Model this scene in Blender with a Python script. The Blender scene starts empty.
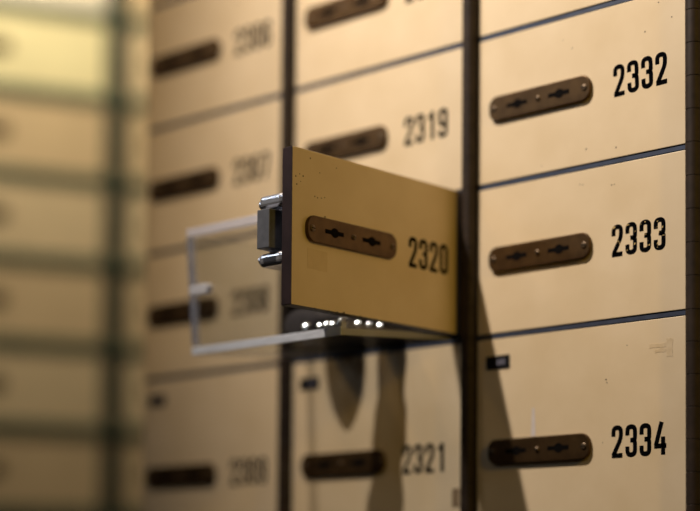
import bpy, bmesh, math, random
from mathutils import Vector, Matrix
random.seed(7)
C = bpy.context.scene.collection
Z0 = 1.754                      # height of the joint above box 2332
ROW = 0.1213
PITCH = 0.2112                  # column pitch

# ------------------------------------------------------------------ materials
def new_mat(name):
    m = bpy.data.materials.new(name); m.use_nodes = True
    nt = m.node_tree; b = nt.nodes['Principled BSDF']
    return m, nt, b
def N(nt, typ, **kw):
    n = nt.nodes.new(typ)
    for k, v in kw.items(): setattr(n, k, v)
    return n
def rgb(c): return (c[0], c[1], c[2], 1)

def paint(name, base, dark, speck=(0.05,0.03,0.02), rough=0.38, spk=0.985, vary=1.0):
    """aged enamel paint: cloudy tint, tiny chips, fine orange peel"""
    m, nt, b = new_mat(name); L = nt.links.new
    tc = N(nt, 'ShaderNodeTexCoord'); oi = N(nt, 'ShaderNodeObjectInfo')
    mul = N(nt, 'ShaderNodeVectorMath', operation='SCALE'); mul.inputs['Scale'].default_value = 3.7
    comb = N(nt, 'ShaderNodeCombineXYZ')
    L(oi.outputs['Random'], comb.inputs[0]); L(oi.outputs['Random'], comb.inputs[2])
    L(comb.outputs[0], mul.inputs[0])
    add = N(nt, 'ShaderNodeVectorMath', operation='ADD')
    L(tc.outputs['Object'], add.inputs[0]); L(mul.outputs[0], add.inputs[1])
    n1 = N(nt, 'ShaderNodeTexNoise'); n1.inputs['Scale'].default_value = 22; n1.inputs['Detail'].default_value = 6
    L(add.outputs[0], n1.inputs['Vector'])
    r1 = N(nt, 'ShaderNodeValToRGB'); r1.color_ramp.elements[0].position = .3; r1.color_ramp.elements[1].position = .7
    r1.color_ramp.elements[0].color = rgb(dark); r1.color_ramp.elements[1].color = rgb(base)
    L(n1.outputs['Fac'], r1.inputs['Fac'])
    n2 = N(nt, 'ShaderNodeTexNoise'); n2.inputs['Scale'].default_value = 260; n2.inputs['Detail'].default_value = 2
    L(add.outputs[0], n2.inputs['Vector'])
    # sparse chips: voronoi distance small AND random cell value high
    vo = N(nt, 'ShaderNodeTexVoronoi'); vo.inputs['Scale'].default_value = 75
    L(add.outputs[0], vo.inputs['Vector'])
    lt = N(nt, 'ShaderNodeMath', operation='LESS_THAN'); lt.inputs[1].default_value = .10
    L(vo.outputs['Distance'], lt.inputs[0])
    sep = N(nt, 'ShaderNodeSeparateColor'); L(vo.outputs['Color'], sep.inputs[0])
    gt = N(nt, 'ShaderNodeMath', operation='GREATER_THAN'); gt.inputs[1].default_value = spk
    L(sep.outputs[0], gt.inputs[0])
    mm = N(nt, 'ShaderNodeMath', operation='MULTIPLY'); L(lt.outputs[0], mm.inputs[0]); L(gt.outputs[0], mm.inputs[1])
    mx = N(nt, 'ShaderNodeMixRGB'); mx.inputs['Color2'].default_value = rgb(speck)
    L(mm.outputs[0], mx.inputs['Fac']); L(r1.outputs[0], mx.inputs['Color1'])
    L(mx.outputs[0], b.inputs['Base Color'])
    b.inputs['Roughness'].default_value = rough
    b.inputs['Specular IOR Level'].default_value = .35
    bp = N(nt, 'ShaderNodeBump'); bp.inputs['Strength'].default_value = .06; bp.inputs['Distance'].default_value = .0005
    L(n2.outputs['Fac'], bp.inputs['Height']); L(bp.outputs[0], b.inputs['Normal'])
    return m

def metal(name, base, dark, metallic, rough, scale=60, bump=.1, spec=.5):
    m, nt, b = new_mat(name); L = nt.links.new
    b.inputs['Specular IOR Level'].default_value = spec
    tc = N(nt, 'ShaderNodeTexCoord')
    n1 = N(nt, 'ShaderNodeTexNoise'); n1.inputs['Scale'].default_value = scale; n1.inputs['Detail'].default_value = 5
    L(tc.outputs['Object'], n1.inputs['Vector'])
    r1 = N(nt, 'ShaderNodeValToRGB'); r1.color_ramp.elements[0].position = .32; r1.color_ramp.elements[1].position = .68
    r1.color_ramp.elements[0].color = rgb(dark); r1.color_ramp.elements[1].color = rgb(base)
    L(n1.outputs['Fac'], r1.inputs['Fac']); L(r1.outputs[0], b.inputs['Base Color'])
    b.inputs['Metallic'].default_value = metallic; b.inputs['Roughness'].default_value = rough
    bp = N(nt, 'ShaderNodeBump'); bp.inputs['Strength'].default_value = bump; bp.inputs['Distance'].default_value = .0004
    L(n1.outputs['Fac'], bp.inputs['Height']); L(bp.outputs[0], b.inputs['Normal'])
    return m

def ink(name, chip):
    """black enamel lettering, chips show the cream paint"""
    m, nt, b = new_mat(name); L = nt.links.new
    tc = N(nt, 'ShaderNodeTexCoord')
    n1 = N(nt, 'ShaderNodeTexNoise'); n1.inputs['Scale'].default_value = 330; n1.inputs['Detail'].default_value = 3
    L(tc.outputs['Object'], n1.inputs['Vector'])
    gt = N(nt, 'ShaderNodeMath', operation='GREATER_THAN'); gt.inputs[1].default_value = chip
    L(n1.outputs['Fac'], gt.inputs[0])
    mx = N(nt, 'ShaderNodeMixRGB'); mx.inputs['Color1'].default_value = (.003,.003,.004,1); mx.inputs['Color2'].default_value = (.5,.36,.16,1)
    L(gt.outputs[0], mx.inputs['Fac']); L(mx.outputs[0], b.inputs['Base Color'])
    b.inputs['Roughness'].default_value = .6; b.inputs['Specular IOR Level'].default_value = .0
    return m

CREAM = paint('cream_enamel', (.76,.615,.425), (.69,.545,.355))
EDGE = metal('dark_brown_edge', (.035,.02,.022), (.02,.012,.013), .0, .5, spec=.25)
BRASS = metal('aged_brass', (.125,.072,.030), (.075,.042,.018), .75, .38, 90, .15)
BRONZE = metal('bronze_hinge', (.034,.022,.016), (.02,.013,.010), .1, .55, 120, .1, spec=.25)
SCREW = metal('worn_screw', (.17,.12,.08), (.11,.08,.05), .7, .45, 200, .1)
BLACK = metal('keyhole_black', (.004,.003,.003), (.002,.002,.002), 0, .8, spec=.05)
STEEL = metal('blued_steel_rail', (.06,.08,.135), (.04,.05,.085), .2, .42, 80, .2)
CHROME = metal('chrome', (.80,.80,.86), (.72,.72,.78), .8, .26, 40, .02)
DKSTEEL = metal('dark_steel_bolt', (.17,.175,.20), (.13,.135,.155), .35, .45, 150, .1)
INK = ink('black_enamel_digits', .9)
WORN = ink('worn_black_digits', .63)
TAPE = metal('black_tape', (.012,.012,.016), (.008,.008,.01), 0, .4, spec=.15)
TAPEW = metal('pale_relief', (.20,.20,.27), (.12,.12,.17), 0, .5)
CASTER = metal('shadow_caster', (.05,.042,.045), (.03,.026,.028), 0, .9, 300, .6)
GLINT = metal('glint_paint', (.72,.66,.66), (.62,.55,.52), 0, .4)
RESID = metal('glue_residue', (.60,.455,.27), (.73,.58,.39), 0, .5, 120, .1)
GHOST = metal('sticker_ghost', (.66,.51,.31), (.71,.555,.345), 0, .5, 120, .1)
CARC = metal('cabinet_steel', (.10,.085,.07), (.07,.06,.05), .2, .5)
OLIVE = metal('olive_green_frame', (.095,.12,.07), (.075,.095,.055), .1, .45)
OLIVED = metal('dark_olive_stile', (.085,.10,.055), (.06,.07,.04), .1, .5)
FLOORM = metal('floor_stone', (.16,.14,.12), (.11,.10,.085), 0, .5, 6)
WALLM = metal('wall_plaster', (.36,.31,.25), (.31,.27,.21), 0, .85, 8)

def acrylic():
    m, nt, b = new_mat('clear_acrylic'); L = nt.links.new
    out = nt.nodes['Material Output']; nt.nodes.remove(b)
    tr = N(nt, 'ShaderNodeBsdfTransparent'); tr.inputs['Color'].default_value = (.955,.965,.97,1)
    gl = N(nt, 'ShaderNodeBsdfGlossy'); gl.inputs['Roughness'].default_value = .02
    mx = N(nt, 'ShaderNodeMixShader'); mx.inputs[0].default_value = .06
    L(tr.outputs[0], mx.inputs[1]); L(gl.outputs[0], mx.inputs[2])
    L(mx.outputs[0], out.inputs['Surface'])
    return m
def acrylic_edge(name, clear, tint=(.88,.89,.97)):
    """sawn edge, part clear; pale tints stand in for light piped through acrylic"""
    m, nt, b = new_mat(name); L = nt.links.new
    b.inputs['Base Color'].default_value = rgb(tint)
    b.inputs['Roughness'].default_value = .36
    b.inputs['Specular IOR Level'].default_value = 1
    tc = N(nt, 'ShaderNodeTexCoord')
    n1 = N(nt, 'ShaderNodeTexNoise'); n1.inputs['Scale'].default_value = 110; n1.inputs['Detail'].default_value = 3
    L(tc.outputs['Object'], n1.inputs['Vector'])
    bp = N(nt, 'ShaderNodeBump'); bp.inputs['Strength'].default_value = .5; bp.inputs['Distance'].default_value = .002
    L(n1.outputs['Fac'], bp.inputs['Height']); L(bp.outputs[0], b.inputs['Normal'])
    tr = N(nt, 'ShaderNodeBsdfTransparent'); mx = N(nt, 'ShaderNodeMixShader'); mx.inputs[0].default_value = clear
    L(b.outputs[0], mx.inputs[1]); L(tr.outputs[0], mx.inputs[2])
    L(mx.outputs[0], nt.nodes['Material Output'].inputs['Surface'])
    return m
ACRYL = acrylic(); ACEDGE = acrylic_edge('piped_light_pale', .62); ACWHITE = acrylic_edge('piped_light_white', .03, (.86,.90,1.0))

# ------------------------------------------------------------------ mesh helpers
def add_box(bm, x0,x1,y0,y1,z0,z1, mi=0):
    vs = [bm.verts.new(c) for c in ((x0,y0,z0),(x1,y0,z0),(x1,y1,z0),(x0,y1,z0),(x0,y0,z1),(x1,y0,z1),(x1,y1,z1),(x0,y1,z1))]
    fs = [bm.faces.new([vs[i] for i in q]) for q in ((0,3,2,1),(4,5,6,7),(0,1,5,4),(1,2,6,5),(2,3,7,6),(3,0,4,7))]
    for f in fs: f.material_index = mi
    return fs
def add_prism(bm, pts, y0, y1, mi=0):
    """extrude an x-z outline (ccw seen from -y) from y0 (front) to y1"""
    a = [bm.verts.new((x,y0,z)) for x,z in pts]; b = [bm.verts.new((x,y1,z)) for x,z in pts]
    n = len(pts); fs = [bm.faces.new(a), bm.faces.new(b[::-1])]
    for i in range(n): fs.append(bm.faces.new((a[i], b[i], b[(i+1)%n], a[(i+1)%n])))
    for f in fs: f.material_index = mi
    return fs
def finish(bm, name, mats):
    bmesh.ops.recalc_face_normals(bm, faces=bm.faces[:])
    me = bpy.data.meshes.new(name); bm.to_mesh(me); bm.free()
    for m in (mats if isinstance(mats, (list,tuple)) else [mats]): me.materials.append(m)
    return me
def obj(name, me, parent=None, loc=(0,0,0), bevel=0, seg=2, smooth=False):
    o = bpy.data.objects.new(name, me); C.objects.link(o); o.location = loc
    if parent: o.parent = parent
    if bevel:
        md = o.modifiers.new('bevel', 'BEVEL'); md.width = bevel; md.segments = seg; md.limit_method = 'ANGLE'
    if smooth:
        for p in me.polygons: p.use_smooth = True
    return o
def thing(name, label, cat, loc, group=None):
    o = bpy.data.objects.new(name, None); C.objects.link(o); o.location = loc
    o.empty_display_size = .03; o['label'] = label; o['category'] = cat
    if group: o['group'] = group
    return o
def tag(o, label, cat, group=None):
    o['label'] = label; o['category'] = cat
    if group: o['group'] = group
def rounded(w, h, r, n=7, cx=0, cz=0):
    pts = []
    for (sx, sz, a0) in ((1,-1,-90),(1,1,0),(-1,1,90),(-1,-1,180)):
        for i in range(n+1):
            a = math.radians(a0 + 90*i/n)
            pts.append((cx+sx*(w/2-r)+r*math.cos(a), cz+sz*(h/2-r)+r*math.sin(a)))
    return pts

# ------------------------------------------------------------------ digits
def arc_corner(p0, p1, p2, r, n=4):
    p0, p1, p2 = Vector(p0), Vector(p1), Vector(p2)
    d0 = (p0-p1).normalized(); d2 = (p2-p1).normalized()
    a = p1+d0*r; b = p1+d2*r; out = []
    for i in range(n+1):
        t = i/n; out.append(tuple((1-t)**2*a + 2*t*(1-t)*p1 + t*t*b))
    return out
def rpath(pts, r=.13, closed=False):
    out = []
    n = len(pts)
    for i, p in enumerate(pts):
        if not closed and i in (0, n-1): out.append(p); continue
        a = pts[(i-1)%n]; b = pts[(i+1)%n]
        rr = min(r, (Vector(a)-Vector(p)).length*.5, (Vector(b)-Vector(p)).length*.5)
        out += arc_corner(a, p, b, rr)
    return out
L_, R_, B_, T_ = .06, .345, .058, .942
GL = {
 '0': [(rpath([(L_,B_),(R_,B_),(R_,T_),(L_,T_)], .14, True), True)],
 '1': [([(.25,0),(.25,1)], False), ([(.25,.93),(.08,.76)], False)],
 '2': [(rpath([(L_,.66),(L_,T_),(R_,T_),(R_,.60),(L_+.01,.09)], .14), False), ([(0,.056),(.40,.056)], False)],
 '3': [(rpath([(L_,.67),(L_,T_),(R_,T_),(R_,.56),(.285,.515)], .14), False), (rpath([(.285,.515),(R_,.46),(R_,B_),(L_,B_),(L_,.32)], .14), False), ([(.17,.515),(.30,.515)], False)],
 '4': [([(.27,1.02),(.06,.30)], False), ([(0,.275),(.44,.275)], False), ([(.325,.56),(.325,0)], False)],
 '5': [(rpath([(.38,T_),(L_,T_),(L_,.58),(R_,.58),(R_,B_),(L_,B_),(L_,.3)], .13), False)],
 '6': [(rpath([(R_,.72),(R_,T_),(L_,T_),(L_,B_),(R_,B_),(R_,.55),(L_,.55)], .13), False)],
 '7': [(rpath([(0,T_),(R_,T_),(R_-.01,.78),(.14,0)], .08), False)],
 '8': [(rpath([(L_,.515),(R_,.515),(R_,T_),(L_,T_)], .13, True), True), (rpath([(L_,B_),(R_,B_),(R_,.515),(L_,.515)], .13, True), True)],
 '9': [(rpath([(L_,.28),(L_,B_),(R_,B_),(R_,T_),(L_,T_),(L_,.45),(R_,.45)], .13), False)],
}
def stroke(bm, pts, w, closed, ox, oz, s, y0, y1):
    P = [Vector((x,z)) for x,z in pts]
    Q = [P[0]]
    for p in P[1:]:
        if (p-Q[-1]).length > 1e-4: Q.append(p)
    if closed and (Q[0]-Q[-1]).length < 1e-4: Q.pop()
    P = Q; n = len(P); offs = []
    for i in range(n):
        if closed: a, b = P[i-1], P[(i+1)%n]
        else: a, b = P[max(i-1,0)], P[min(i+1,n-1)]
        d1 = (P[i]-a); d2 = (b-P[i])
        if d1.length < 1e-6: d1 = d2
        if d2.length < 1e-6: d2 = d1
        d1.normalize(); d2.normalize(); t = (d1+d2).normalized()
        nn = Vector((-t.y, t.x)); c = max(.5, nn.dot(Vector((-d1.y,d1.x))))
        offs.append(nn*(w/2/c))
    def V(p, y): return bm.verts.new((ox+p.x*s, y, oz+p.y*s))
    f = [(V(p+o,y0), V(p-o,y0), V(p+o,y1), V(p-o,y1)) for p,o in zip(P,offs)]
    rng = range(n) if closed else range(n-1)
    for i in rng:
        a, b = f[i], f[(i+1)%n]
        bm.faces.new((a[0],a[1],b[1],b[0])); bm.faces.new((a[0],b[0],b[2],a[2])); bm.faces.new((a[1],a[3],b[3],b[1]))
    if not closed:
        for q in (f[0], f[-1]): bm.faces.new((q[0],q[2],q[3],q[1]))
def number_mesh(text, x, z, h):
    bm = bmesh.new()
    for i, ch in enumerate(text):
        for pts, closed in GL[ch]:
            stroke(bm, pts, .146, closed, x+i*h*.532, z, h, -.00018, 0.0)
    return finish(bm, 'number', [WORN if text == '2333' else INK])

# ------------------------------------------------------------------ box parts
def door_mesh(x0, x1, z0, z1, t=.0106):
    bm = bmesh.new()
    fs = add_box(bm, x0, x1, 0, t, z0, z1, 1)
    fs[2].material_index = 0            # front face cream, sawn sides dark
    return finish(bm, 'door', [CREAM, EDGE])
_cache = {}
def door_for(x0, x1, z0, z1):
    k = (round(x0,4), round(x1,4), round(z0,4), round(z1,4))
    if k not in _cache: _cache[k] = door_mesh(*k)
    return _cache[k]
def plate_mesh():
    bm = bmesh.new()
    add_prism(bm, rounded(.0990, .0199, .0080), -.0030, 0)
    return finish(bm, 'lock_plate', BRASS)
PLATE = plate_mesh()
def keyhole_mesh():
    bm = bmesh.new()
    o = [(-.0104,-.0016),(-.0040,-.0016),(-.0030,-.0026),(-.0009,-.0036),(.0009,-.0036),(.0030,-.0026),(.0040,-.0016),(.0096,-.0016),
         (.0096,.0016),(.0040,.0016),(.0030,.0026),(.0009,.0036),(-.0009,.0036),(-.0030,.0026),(-.0040,.0016),(-.0104,.0016)]
    add_prism(bm, o, -.00318, -.0029)
    return finish(bm, 'keyhole', BLACK)
KEYH = keyhole_mesh()
def screw_mesh(r, dome):
    bm = bmesh.new(); n = 16; rings = []
    for (rr, y) in ((r,-.0029),(r,-.0034),(r*.8,-.0034-dome*.6),(r*.4,-.0034-dome)):
        rings.append([bm.verts.new((rr*math.cos(2*math.pi*i/n), y, rr*math.sin(2*math.pi*i/n))) for i in range(n)])
    for a, b in zip(rings, rings[1:]):
        for i in range(n): bm.faces.new((a[i], a[(i+1)%n], b[(i+1)%n], b[i]))
    bm.faces.new(rings[-1])
    y = -.0034-dome-.00006
    for f in add_box(bm, -r*.75, r*.75, y, y+.0003, -r*.12, r*.12, 1): pass
    return finish(bm, 'screw', [SCREW, BLACK])
SCR = screw_mesh(.0026, .0006); BOLTM = screw_mesh(.0022, .0012)
def hinge_mesh(z0, z1, leaf=False):
    bm = bmesh.new(); n = 20; cx, cy, r = .0108, -.004, .0061
    k = max(1, round((z1-z0)/.0249)); h = (z1-z0)/k
    for j in range(k):
        a = z0+j*h+.00015; b = z0+(j+1)*h-.00015; c = .00022
        def ring(rr, z): return [bm.verts.new((cx+rr*math.cos(2*math.pi*i/n), cy+rr*math.sin(2*math.pi*i/n), z)) for i in range(n)]
        p, q = ring(r, a+c), ring(r, b-c)
        for i in range(n): bm.faces.new((p[i], p[(i+1)%n], q[(i+1)%n], q[i])).smooth = True
        for z0_, z1_ in ((a+c, a), (b-c, b)):
            p, q = ring(r, z0_), ring(r-c, z1_)
            for i in range(n): bm.faces.new((p[i], p[(i+1)%n], q[(i+1)%n], q[i]))
            bm.faces.new(q)
    # pin through the knuckles
    m = 10
    p = [bm.verts.new((cx+.003*math.cos(2*math.pi*i/m), cy+.003*math.sin(2*math.pi*i/m), z0)) for i in range(m)]
    q = [bm.verts.new((cx+.003*math.cos(2*math.pi*i/m), cy+.003*math.sin(2*math.pi*i/m), z1)) for i in range(m)]
    for i in range(m): bm.faces.new((p[i], p[(i+1)%m], q[(i+1)%m], q[i]))
    # leaves: one into the frame, one to the door edge
    add_box(bm, .0040, .0150, .0015, .012, z0+.001, z1-.001)
    if leaf: add_box(bm, -.0065, .0085, -.0028, -.0016, z0+.004, z1-.004)
    return finish(bm, 'hinge', BRONZE)
_hc = {}
def hinge_for(h, leaf=False):
    k = (round(h,4), leaf)
    if k not in _hc: _hc[k] = hinge_mesh(0, k[0], leaf)
    return _hc[k]

G = .0023        # half of the joint between two doors
def lockset(parent, cx, cz, rot=None):
    lp = obj('lock_plate', PLATE, parent, (cx,0,cz) if rot is None else (0,0,0), .0009, 3)
    if rot is not None:
        lp.matrix_local = rot @ Matrix.Translation((cx,0,cz))
    for s in (-1,1):
        obj('keyhole', KEYH, lp, (s*.0205, 0, 0))
        obj('screw', SCR, lp, (s*.0443, 0, 0))
    obj('bolt', BOLTM, lp, (0,0,0))
    return lp

def box(num, col, z0, z1, label, plate_z=None, left=-.1945, open_deg=None, tape=None, rail_group='numbered deposit boxes'):
    """one deposit box; origin on its hinge line at the lower joint"""
    px = -PITCH*(3-col); h = z1-z0
    t = thing('deposit_box', label, 'safe deposit box', (px, 0, Z0+z0), rail_group)
    rot = Matrix.Translation((0,0,.0022)) @ Matrix.Rotation(math.radians(open_deg), 4, 'Z') if open_deg else None
    d = obj('door', door_for(left, -.0006 if open_deg else .0018, G, h-G), t, bevel=.0005)
    if rot is not None: d.matrix_local = rot
    pz = (h/2 if plate_z is None else plate_z)
    lockset(t, -.1317 if col != 1 else -.1325, pz, rot)
    nz = pz-.0119
    nx = {1:-.0632, 2:-.0632, 3:-.0620}[col]
    if open_deg: nx = -.0650
    if num in ('2333','2334'): nx = -.0636
    nb = obj('number', number_mesh(num, nx, nz if col != 3 or num != '2334' else nz+.002, .0236), t)
    if rot is not None: nb.matrix_local = rot
    if num == '2332': nb.matrix_local = Matrix.Translation((-.04,0,pz+.0008)) @ Matrix.Rotation(math.radians(-2.0), 4, 'Y') @ Matrix.Translation((.04,0,-pz))
    obj('hinge', hinge_for(h, bool(open_deg)), t)
    if tape:
        bm = bmesh.new(); add_prism(bm, rounded(.0236,.0108,.0008,2), -.0005, 0)
        tp = obj('label_tape', finish(bm, 'label_tape', TAPE), t, (tape, 0, h-.0212))
        tp['label'] = 'small black embossed label strip'
        bm = bmesh.new()
        for k in range(3): add_box(bm, -.0005+k*.0029, .0014+k*.0029, -.0008, -.0005, -.0022, .0022)
        obj('embossing', finish(bm, 'embossing', TAPEW), tp)
    return t, rot

R4 = [(2*ROW,ROW),(ROW,0),(0,-ROW),(-ROW,-.2427),(-.2427,-.430)]   # top, bottom of every row
def rows(i): return R4[i][1], R4[i][0]
col1 = -.1865
box('2305', 1, *rows(0), 'blurred cream deposit box at the top left, only its lower edge in view', left=col1)
box('2306', 1, *rows(1), 'blurred cream deposit box numbered 2306, upper box of the left column', left=col1)
box('2307', 1, *rows(2), 'blurred cream deposit box numbered 2307, level with the box 2319', left=col1)
box('2308', 1, *rows(3), 'blurred cream deposit box numbered 2308, seen through the clear tray', left=col1)
box('2309', 1, *rows(4), 'tall blurred cream deposit box numbered 2309 at the bottom left', plate_z=.430-.3372, left=col1, tape=-.1685)
box('2318', 2, *rows(1), 'cream deposit box 2318 above the box 2319, lock plate cut by the top edge')
box('2319', 2, *rows(2), 'cream deposit box numbered 2319 directly above the open door')
bx, rot = box('2320', 2, *rows(3), 'open cream deposit box numbered 2320, door swung out, chrome lock showing', open_deg=90.7)
b21, _ = box('2321', 2, *rows(4), 'tall cream deposit box numbered 2321 under the open box, two shadows across it', plate_z=.430-.3362, tape=-.1735)
box('2331', 3, *rows(1), 'cream deposit box above 2332, only its lower part in view')
b32, _ = box('2332', 3, *rows(2), 'cream deposit box numbered 2332 at upper right')
b33, _ = box('2333', 3, *rows(3), 'cream deposit box numbered 2333 with chipped worn digits')
b34, _ = box('2334', 3, *rows(4), 'tall cream deposit box numbered 2334 at lower right with a diagonal shadow', plate_z=.430-.3353, tape=-.173)

# --- marks on doors
def mark(name, parent, mat, polys, rot=None, lab=None):
    bm = bmesh.new()
    for p in polys: add_prism(bm, p, -.00012, 0)
    o = obj(name, finish(bm, name, mat), parent)
    if rot is not None: o.matrix_local = rot
    if lab: o['label'] = lab
    return o
def jag(x0,x1,z0,z1,n=7,j=.0006):
    pts = []
    for i in range(n): pts.append((x0+(x1-x0)*i/n, z0+random.uniform(-j,j)))
    for i in range(n): pts.append((x1+random.uniform(-j,j), z0+(z1-z0)*i/n))
    for i in range(n): pts.append((x1-(x1-x0)*i/n, z1+random.uniform(-j,j)))
    for i in range(n): pts.append((x0+random.uniform(-j,j), z1-(z1-z0)*i/n))
    return pts
zb = .430
for q in ((-.0152,-.0098,-.2735,-.2605),(-.030,-.0158,-.2662,-.2635),(-.025,-.016,-.2700,-.2675)):
    mark('glue_residue', b34, RESID, [jag(q[0],q[1],zb+q[2],zb+q[3])], lab='brown patch of old glue')
mark('painted_glint', b34, GLINT, [[(-.1400,zb-.3247),(-.1354,zb-.3247),(-.1366,zb-.3027),(-.1388,zb-.3027)]], lab='narrow pale vertical glint painted on the door')  # pale streak painted in place of light reflected off the lock plate
mark('dark_sticker', b21, metal('brown_smudge', (.26,.18,.10), (.18,.12,.07), 0, .6), [jag(-.0090,-.0012,zb-.3775,zb-.3625,3,.0003)], lab='small dark mark at the lower corner')
mark('tape_ghost', bx, GHOST, [jag(-.178,-.157,.031,.046,5,.0003)], rot, lab='faint outline of a removed sticker')
def chips(parent, spots, rot=None):
    for x, z, r in spots:
        mark('paint_chip', parent, EDGE, [[(x+r*random.uniform(.6,1.2)*math.cos(a), z+r*random.uniform(.6,1.4)*math.sin(a)) for a in [i*math.pi/3.5 for i in range(7)]]], rot, 'tiny dark chip in the paint')
chips(b32, [(-.034,.0925,.0006),(-.101,.0945,.0005),(-.110,.103,.0004),(-.0105,.0985,.0005),(-.022,.112,.0005),(-.011,.115,.0004),(-.060,.010,.0007),(-.0875,.0135,.0007),(-.13,.0075,.0004)])
chips(b33, [(-.0935,.1085,.0005),(-.0905,.1078,.0004),(-.064,.1035,.0005),(-.0615,.1035,.0004)])
chips(b34, [(-.069,zb-.286,.0006),(-.068,zb-.2885,.0005),(-.072,zb-.3335,.0004),(-.05,zb-.262,.0004)])
chips(bx, [(-.191,.097,.0007),(-.187,.0995,.0005),(-.1835,.0985,.0006),(-.186,.094,.0004),(-.176,.113,.0006),(-.166,.104,.0005),(-.160,.072,.0007),(-.171,.0855,.0005),(-.168,.085,.0005),(-.164,.0855,.0005),(-.1605,.0865,.0005),(-.19,.0915,.0006),(-.148,.111,.0004)], rot)
# chips along the lower edge of the open door
for x,w,hh in ((-.139,.002,.0014),(-.146,.0012,.0008),(-.155,.001,.0006),(-.12,.0015,.0007),(-.17,.001,.0005)):
    mark('edge_chip', bx, EDGE, [[(x-w,G),(x+w,G),(x+w*.3,G+hh)]], rot, 'dark nick in the lower edge of the open door')

# --- lock on the inner face of the open door (door-local frame: x along door, +y is the inner side)
zc = .0603                               # lock centre above the lower joint
def lockpart(name, bm, mat, parent=None, bevel=.0, seg=3):
    o = obj(name, finish(bm, name, mat), parent or bx, bevel=bevel, seg=seg)
    if parent is None: o.matrix_local = rot
    return o
T = .0107
case = None                               # chrome case bent like a C: two lobes with a dark web between
for sg in (1,-1):
    bm = bmesh.new()
    a, b = sorted((zc+sg*.0165, zc+sg*.0268))
    add_box(bm, -.1940,-.145, T, T+.0255, a, b)
    c_ = lockpart('lock_case', bm, CHROME, bevel=.0036, seg=4)
    c_['label'] = 'chrome upper lobe of the lock' if sg > 0 else 'chrome lower lobe of the lock'
    bm = bmesh.new(); n = 16; r = .0036; zz = zc+sg*.0208
    a=[bm.verts.new((-.1895+r*math.cos(2*math.pi*i/n), T+.0235, zz+r*math.sin(2*math.pi*i/n))) for i in range(n)]
    b=[bm.verts.new((-.1895+r*math.cos(2*math.pi*i/n), T+.0266, zz+r*math.sin(2*math.pi*i/n))) for i in range(n)]
    for i in range(n): bm.faces.new((a[i],a[(i+1)%n],b[(i+1)%n],b[i]))
    bm.faces.new(a[::-1]); bm.faces.new(b)
    lockpart('rivet', bm, CHROME, c_, .0010, 3)
    if sg > 0: case = c_
bm = bmesh.new(); add_box(bm, -.1862,-.147, T, T+.0215, zc-.0168, zc+.0168)
lockpart('case_web', bm, CHROME, case, .0006)
bm = bmesh.new(); add_box(bm, -.1990,-.160, T+.0085, T+.0215, zc-.0142, zc+.0148)
lockpart('latch_bolt', bm, DKSTEEL, bevel=.0005)

# --- the hollow behind the open door
bm = bmesh.new()
xa, xb, za, ze, yb = -.1960, -.0005, .0012, .1203, .36
add_box(bm, xa-.002, xa, .0045, yb, za, ze); add_box(bm, xb-.0015, xb, .0045, yb, za, ze)
add_box(bm, xa, xb-.0015, .0045, yb, za-.0006, za+.0006); add_box(bm, xa, xb-.0015, .0045, yb, ze-.0008, ze)
add_box(bm, xa, xb-.0015, yb, yb+.002, za, ze)
obj('compartment', finish(bm, 'compartment', CARC), bx)['label'] = 'dark steel inside of the open compartment'

# ------------------------------------------------------------------ clear tray and the unseen rolls added to cast shadows
TW, TH, TL, TT = .1715, .0970, .34, .0052
tr = thing('tray', 'clear acrylic tray pulled out of the open box 2320', 'tray', (-.3900, -.131, Z0-.2525))
tilt = math.radians(-4.6)                 # rear end sits on the sill, front droops
tr.rotation_euler = (-tilt, 0, 0)
def panel(name, x0,x1,y0,y1,z0,z1, axis, edge=None):
    bm = bmesh.new(); fs = add_box(bm, x0,x1,y0,y1,z0,z1, 0)
    idx = {'z':(2,3,4,5), 'y':(0,1,3,5), 'x':(0,1,2,4)}[axis]
    for i in idx: fs[i].material_index = 1
    if edge: fs[2].material_index = 2
    return obj(name, finish(bm, name, [ACRYL, ACEDGE] + ([edge] if edge else [])), tr)
panel('bottom_panel', 0, TW, 0, TL, 0, TT, 'z', ACWHITE)
panel('front_panel', 0, TW, 0, TT, TT, TH, 'y')
for q in ((0,TW,TH,TH+.0070),):           # rim painted pale in place of light caught in the front's top edge
    bm = bmesh.new(); add_box(bm, q[0],q[1],-.0005,TT,q[2],q[3]); obj('rim', finish(bm, 'rim', acrylic_edge('piped_light_rim', .5, (.84,.85,.99))), tr, bevel=.0008)
bm = bmesh.new(); add_box(bm, -.0002,.0085,-.0006,-.0001,TT+.003,TH-.0002); obj('corner_strip', finish(bm, 'corner_strip', acrylic_edge('milky_corner', .55, (.30,.32,.40))), tr)
panel('side_panel', 0, TT, TT, TL, TT, TH, 'x')
panel('side_panel', TW-TT, TW, TT, TL, TT, TH, 'x')
panel('back_panel', TT, TW-TT, TL-TT, TL, TT, TH, 'y')
bm = bmesh.new(); add_box(bm, 0,TW,-.0009,-.0001,.0,TT+.0012); obj('piped_light_lip', finish(bm, 'piped_light_lip', ACWHITE), tr, bevel=.0003)  # white strip in place of light piped to the bottom edge
bm = bmesh.new()                          # little clear pull tab at the left of the front
add_prism(bm, rounded(.0215,.0080,.0030,5,.0185,.0520), -.0075, -.0006)
obj('pull_tab', finish(bm, 'pull_tab', acrylic_edge('piped_light_tab', .25)), tr, bevel=.0006)
bm = bmesh.new()                          # shiny beads added along the front seam to make sparkles
ball = bmesh.ops.create_uvsphere
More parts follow.
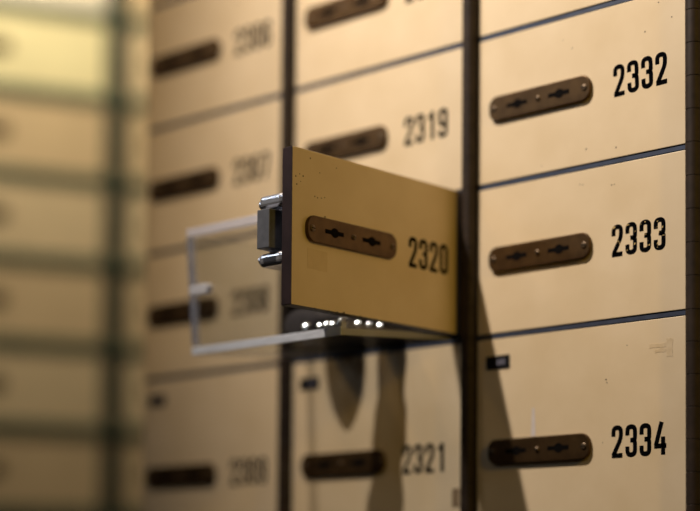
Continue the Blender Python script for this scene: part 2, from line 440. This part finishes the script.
for x, y, r in ((.123,.010,.0042),(.1385,.010,.0032),(.1455,.0105,.0036),(.1525,.010,.003),(.1605,.0125,.0046),(.1605,.030,.0036),(.1612,.042,.0034),(.1612,.054,.003)):
    b_ = bmesh.new()                      # flat drop whose face looks up and forward
    q_ = Vector((.42,-.76,.5)).to_track_quat('Z','Y').to_matrix().to_4x4()
    ball(b_, u_segments=20, v_segments=16, radius=r, matrix=Matrix.Translation((x, y, TT+.0026+r*.9)) @ q_ @ Matrix.Diagonal((1,1,r/.013,1)))
    BEADS = globals().setdefault('BEADS', []); BEADS.append(b_)
bm.free()
_, nt, b = new_mat('glint_bead'); b.inputs['Base Color'].default_value = (.9,.95,1,1); b.inputs['Roughness'].default_value = .18; b.inputs['Metallic'].default_value = 1
for b_ in BEADS: obj('glint_bead', finish(b_, 'glint_bead', bpy.data.materials['glint_bead']), tr, smooth=True)

def roll(name, label, pts, lump):
    """lumpy roll added to cast a shadow, along pts = (x, y, z, half width, half height)"""
    bm = bmesh.new(); n = 18; rings = []
    for k, (x,y,z,a,c) in enumerate(pts):
        ring = []
        for i in range(n):
            th = 2*math.pi*i/n; g = 1+lump*random.uniform(-1,1)
            ring.append(bm.verts.new((x+a*g*math.cos(th), y, z+c*g*math.sin(th))))
        rings.append(ring)
    for p, q in zip(rings, rings[1:]):
        for i in range(n): bm.faces.new((p[i], p[(i+1)%n], q[(i+1)%n], q[i]))
    bm.faces.new(rings[0]); bm.faces.new(rings[-1])
    o = obj(name, finish(bm, name, CASTER), None, smooth=True)
    md = o.modifiers.new('sub', 'SUBSURF'); md.levels = 1; md.render_levels = 2
    tag(o, label, 'shadow roll')  # roll added only to cast a shadow
    return o
zf = Z0-.2525+TT
def fl(y): return zf + (y+.131)*math.tan(math.radians(4.6)) + .0012
P = []
for k in range(11):
    t = k/10; y = .05-.092*t
    q = max(0,(t-.55)/.45)
    a = .025*math.sqrt(max(.02, 1-q**3)); c = .0125*math.sqrt(max(.03, 1-q**3))
    P.append((-.341-.004*t, y, fl(y)+c, a, c))
roll('shadow_roll', 'short smooth dark roll added behind the open door to cast a shadow', P, .02)
P = []
for k in range(22):
    t = k/21; y = .05-.137*t
    a = .0165+.0020*math.sin(k*1.35)+.0018*random.uniform(-1,1); c = .0125+.0012*math.sin(k*1.9)
    P.append((-.287-.046*max(0,t-.30)**1.4, y, fl(y)+c, a, c))
roll('shadow_roll', 'long knobbly dark roll added behind the open door to cast a shadow', P, .07)

# ------------------------------------------------------------------ cabinet carcass
cab = thing('cabinet', 'dark steel cabinet frame that carries the columns of cream deposit boxes', 'cabinet', (-.30, 0, 0))
def cpart(name, x0,x1,y0,y1,z0,z1, mat, bevel=.0):
    bm = bmesh.new(); add_box(bm, x0+.30,x1+.30,y0,y1,z0,z1)
    return obj(name, finish(bm, name, mat), cab, bevel=bevel)
XL, XR = -.6120, .0165
for z in (2*ROW, ROW, 0, -ROW, -.2427, -.430):
    for c in (1,2,3):
        hx = -PITCH*(3-c)
        cpart('rail', (-.6088 if c==1 else hx-.1966), hx+.0005, .0007, .004 if c == 2 and z in (-ROW,-.2427) else .03, Z0+z-.0015, Z0+z+.0015, STEEL)
for c in (1,2,3):
    hx = -PITCH*(3-c)
    cpart('stile', hx+.0006, hx+.0145, .0125, .03, Z0-.43, Z0+2*ROW, CARC)
cpart('side_panel', XL, XL+.0026, 0, .45, .0, 2.12, CREAM)
cpart('side_panel', .0185, .075, .001, .45, .0, 2.12, CREAM)
cpart('upper_panel', XL+.0027, .0184, .002, .45, Z0+2*ROW+.0015, 2.12, CREAM)
cpart('lower_panel', XL+.0027, .0184, .002, .45, 0, Z0-.4315, CREAM)
cpart('back_panel', XL+.0027, .0184, .4, .45, Z0-.4314, Z0+2*ROW+.0014, CARC)

# ------------------------------------------------------------------ far bank of boxes at the left
FAR = [paint('far_paint_%s' % n, c, tuple(v*.9 for v in c)) for n, c in (('white',(.76,.66,.50)),('yellow',(.80,.69,.38)),('tan',(.66,.48,.27)),('cream',(.70,.53,.31)))]
ez = Vector((.41,.912,0)).normalized()
D0 = Vector((-1.3516,.4300,0)); ang = math.atan2(ez.y, ez.x)
def far_thing(name, label, cat, s, z, group=None):
    p = D0+ez*s
    t = thing(name, label, cat, (p.x, p.y, Z0+z), group); t.rotation_euler = (0,0,ang); return t
FW = .30
fd = {}
def far_door(mi):
    if mi not in fd:
        bm = bmesh.new(); fs = add_box(bm, -FW+.020, -.016, 0, .01, .0085, ROW-.0105, 1); fs[2].material_index = 0
        fd[mi] = finish(bm, 'door', [FAR[mi], EDGE])
    return fd[mi]
ordn = ['topmost, cut by the top edge', 'second from top, yellowest of all', 'third from the top', 'fourth from the top', 'fifth from the top', 'sixth from the top', 'lowest, at the bottom edge']
far_hinge = None
for k in range(7):
    zt = .398+ROW-ROW*k; zbm = zt-ROW
    for c in range(2):
        s = .095+c*FW
        lab = ('out of focus deposit box in far left bank, ' + ordn[k]) if c == 0 else ('narrow blurred far deposit box beside the cabinet edge, ' + ordn[k].replace(', yellowest of all',''))
        t = far_thing('deposit_box', lab, 'safe deposit box', s, zbm, 'boxes in the far bank')
        obj('door', far_door([0,1,2,3,2,3,2][k] if c == 0 else 2+(k%2)), t, bevel=.0008)
        lp = obj('lock_plate', PLATE, t, (-.205, 0, ROW/2), .0009, 3)
        for sx in (-1,1): obj('keyhole', KEYH, lp, (sx*.0205,0,0))
        if far_hinge is None:
            bm = bmesh.new(); n = 14
            a=[bm.verts.new((.007*math.cos(2*math.pi*i/n), -.002+.007*math.sin(2*math.pi*i/n), .0005)) for i in range(n)]
            b=[bm.verts.new((.007*math.cos(2*math.pi*i/n), -.002+.007*math.sin(2*math.pi*i/n), ROW-.0005)) for i in range(n)]
            for i in range(n): bm.faces.new((a[i],a[(i+1)%n],b[(i+1)%n],b[i]))
            bm.faces.new(a[::-1]); bm.faces.new(b); far_hinge = finish(bm, 'hinge', BRONZE)
        obj('hinge', far_hinge, t)
bank = far_thing('cabinet', 'far out of focus cabinet with an olive green frame at the left', 'cabinet', 0, -Z0)
def bpart(name, x0,x1,y0,y1,z0,z1, mat):
    bm = bmesh.new(); add_box(bm, x0,x1,y0,y1,z0,z1); return obj(name, finish(bm, name, mat), bank, bevel=.0008)
for k in range(8):
    z = Z0+.398+ROW-ROW*k
    bpart('rail', .095-FW-.05, .095+FW, -.004, .06, z-.0100, z+.0080, OLIVE)
zl, zh = Z0+.398+ROW-ROW*7, Z0+.398+ROW
for c in (-1,0,1):
    x = .095+c*FW
    bpart('stile', x-.0150, x+.0190, .0015, .06, zl+.009, zh-.011, OLIVED)
bpart('plinth', .095-FW-.05, .095+FW, 0, .4, 0, zl-.011, OLIVE)
bpart('top_panel', .095-FW-.05, .095+FW, 0, .4, zh+.009, 2.45, OLIVE)
bpart('back_panel', .095-FW-.05, .095+FW, .061, .4, zl-.010, zh+.008, CARC)

# ------------------------------------------------------------------ the vault room
def struct(name, x0,x1,y0,y1,z0,z1, mat):
    bm = bmesh.new(); add_box(bm, x0,x1,y0,y1,z0,z1)
    o = obj(name, finish(bm, name, mat)); o['kind'] = 'structure'; return o
struct('floor', -3,3,-3,3,-.1,0, FLOORM)
struct('ceiling', -3,3,-3,3,2.75,2.85, WALLM)
struct('wall_back', -3,3,2.6,2.7,0,2.75, WALLM)
struct('wall_left', -3,-2.9,-3,2.6,0,2.75, WALLM)

# ------------------------------------------------------------------ light
def spot(name, loc, aim, power, color, size, angle, blend):
    d = bpy.data.lights.new(name, 'SPOT'); d.energy = power; d.color = color; d.shadow_soft_size = size
    d.spot_size = math.radians(angle); d.spot_blend = blend
    o = bpy.data.objects.new(name, d); C.objects.link(o); o.location = loc
    o.rotation_euler = (Vector(aim)-Vector(loc)).to_track_quat('-Z','Y').to_euler()
    return o
spot('key_downlight', (-.435,-.62,Z0+.76), (-.03,0,Z0+.07), 79, (1,.872,.735), .010, 72, 1)
spot('warm_fill', (-1.0,-.8,Z0+.75), (-.56,0,Z0+.02), 16, (1,.66,.28), .03, 34, 1)  # added warm fill for the left column, no source known
spot('side_downlight', (1.25,-.42,Z0+.35), (-.2,-.1,Z0-.18), 17, (1,.62,.07), .05, 40, .8)
spot('aisle_downlight', (-1.02,.12,2.62), (-1.36,.42,Z0+.3), 38, (1,.90,.70), .05, 75, 1)
def area(name, loc, aim, power, color, sx, sy):
    d = bpy.data.lights.new(name, 'AREA'); d.energy = power; d.color = color; d.shape = 'RECTANGLE'; d.size = sx; d.size_y = sy
    o = bpy.data.objects.new(name, d); C.objects.link(o); o.location = loc
    o.rotation_euler = (Vector(aim)-Vector(loc)).to_track_quat('-Z','Y').to_euler()
    return o
area('cool_fill_area', (.2,-1.6,2.7), (-.2,0,1.6), 1.4, (.8,.9,1), .5, .25)  # unseen cool light added for the chrome lock to reflect
def point(name, loc, power, color, size):
    d = bpy.data.lights.new(name, 'POINT'); d.energy = power; d.color = color; d.shadow_soft_size = size
    o = bpy.data.objects.new(name, d); C.objects.link(o); o.location = loc
point('glint_fill', (-.05,-1.5,Z0+.55), .4, (.75,.92,1), .03)  # small cool light added for sparkle on beads and chrome
area('edge_glint_area', (-1.10,-.97,Z0+.40), (-.35,-.13,Z0-.24), .6, (.76,.86,1), .11, .08)  # cool light added for glints along the tray edges and lock
w = bpy.data.worlds.new('world'); bpy.context.scene.world = w; w.use_nodes = True
w.node_tree.nodes['Background'].inputs[0].default_value = (.9,.62,.38,1)
w.node_tree.nodes['Background'].inputs[1].default_value = .014

# ------------------------------------------------------------------ camera
cam = bpy.data.cameras.new('camera'); co = bpy.data.objects.new('camera', cam); C.objects.link(co)
r = Vector((0.72206685,0.69178037,0.0077053)); u = Vector((0.02769531,-0.04003298,0.99881446)); f = Vector((-0.69126871,0.72099742,0.04806556))
pos = Vector((0.7033582,-1.08237554,-0.45394529+Z0))
M = Matrix.Identity(4)
for i in range(3):
    M[i][0] = r[i]; M[i][1] = u[i]; M[i][2] = -f[i]; M[i][3] = pos[i]
co.matrix_world = M
cam.sensor_fit = 'HORIZONTAL'; cam.sensor_width = 36; cam.lens = 1760/700*36
cam.shift_y = 261.06/700
cam.clip_start = .05
cam.dof.use_dof = True; cam.dof.focus_distance = 1.292; cam.dof.aperture_fstop = 1.9
sc = bpy.context.scene; sc.camera = co
vs = sc.view_settings
vs.view_transform = 'Standard'; vs.look = 'None'; vs.gamma = 1; vs.use_curve_mapping = False; vs.exposure = 0
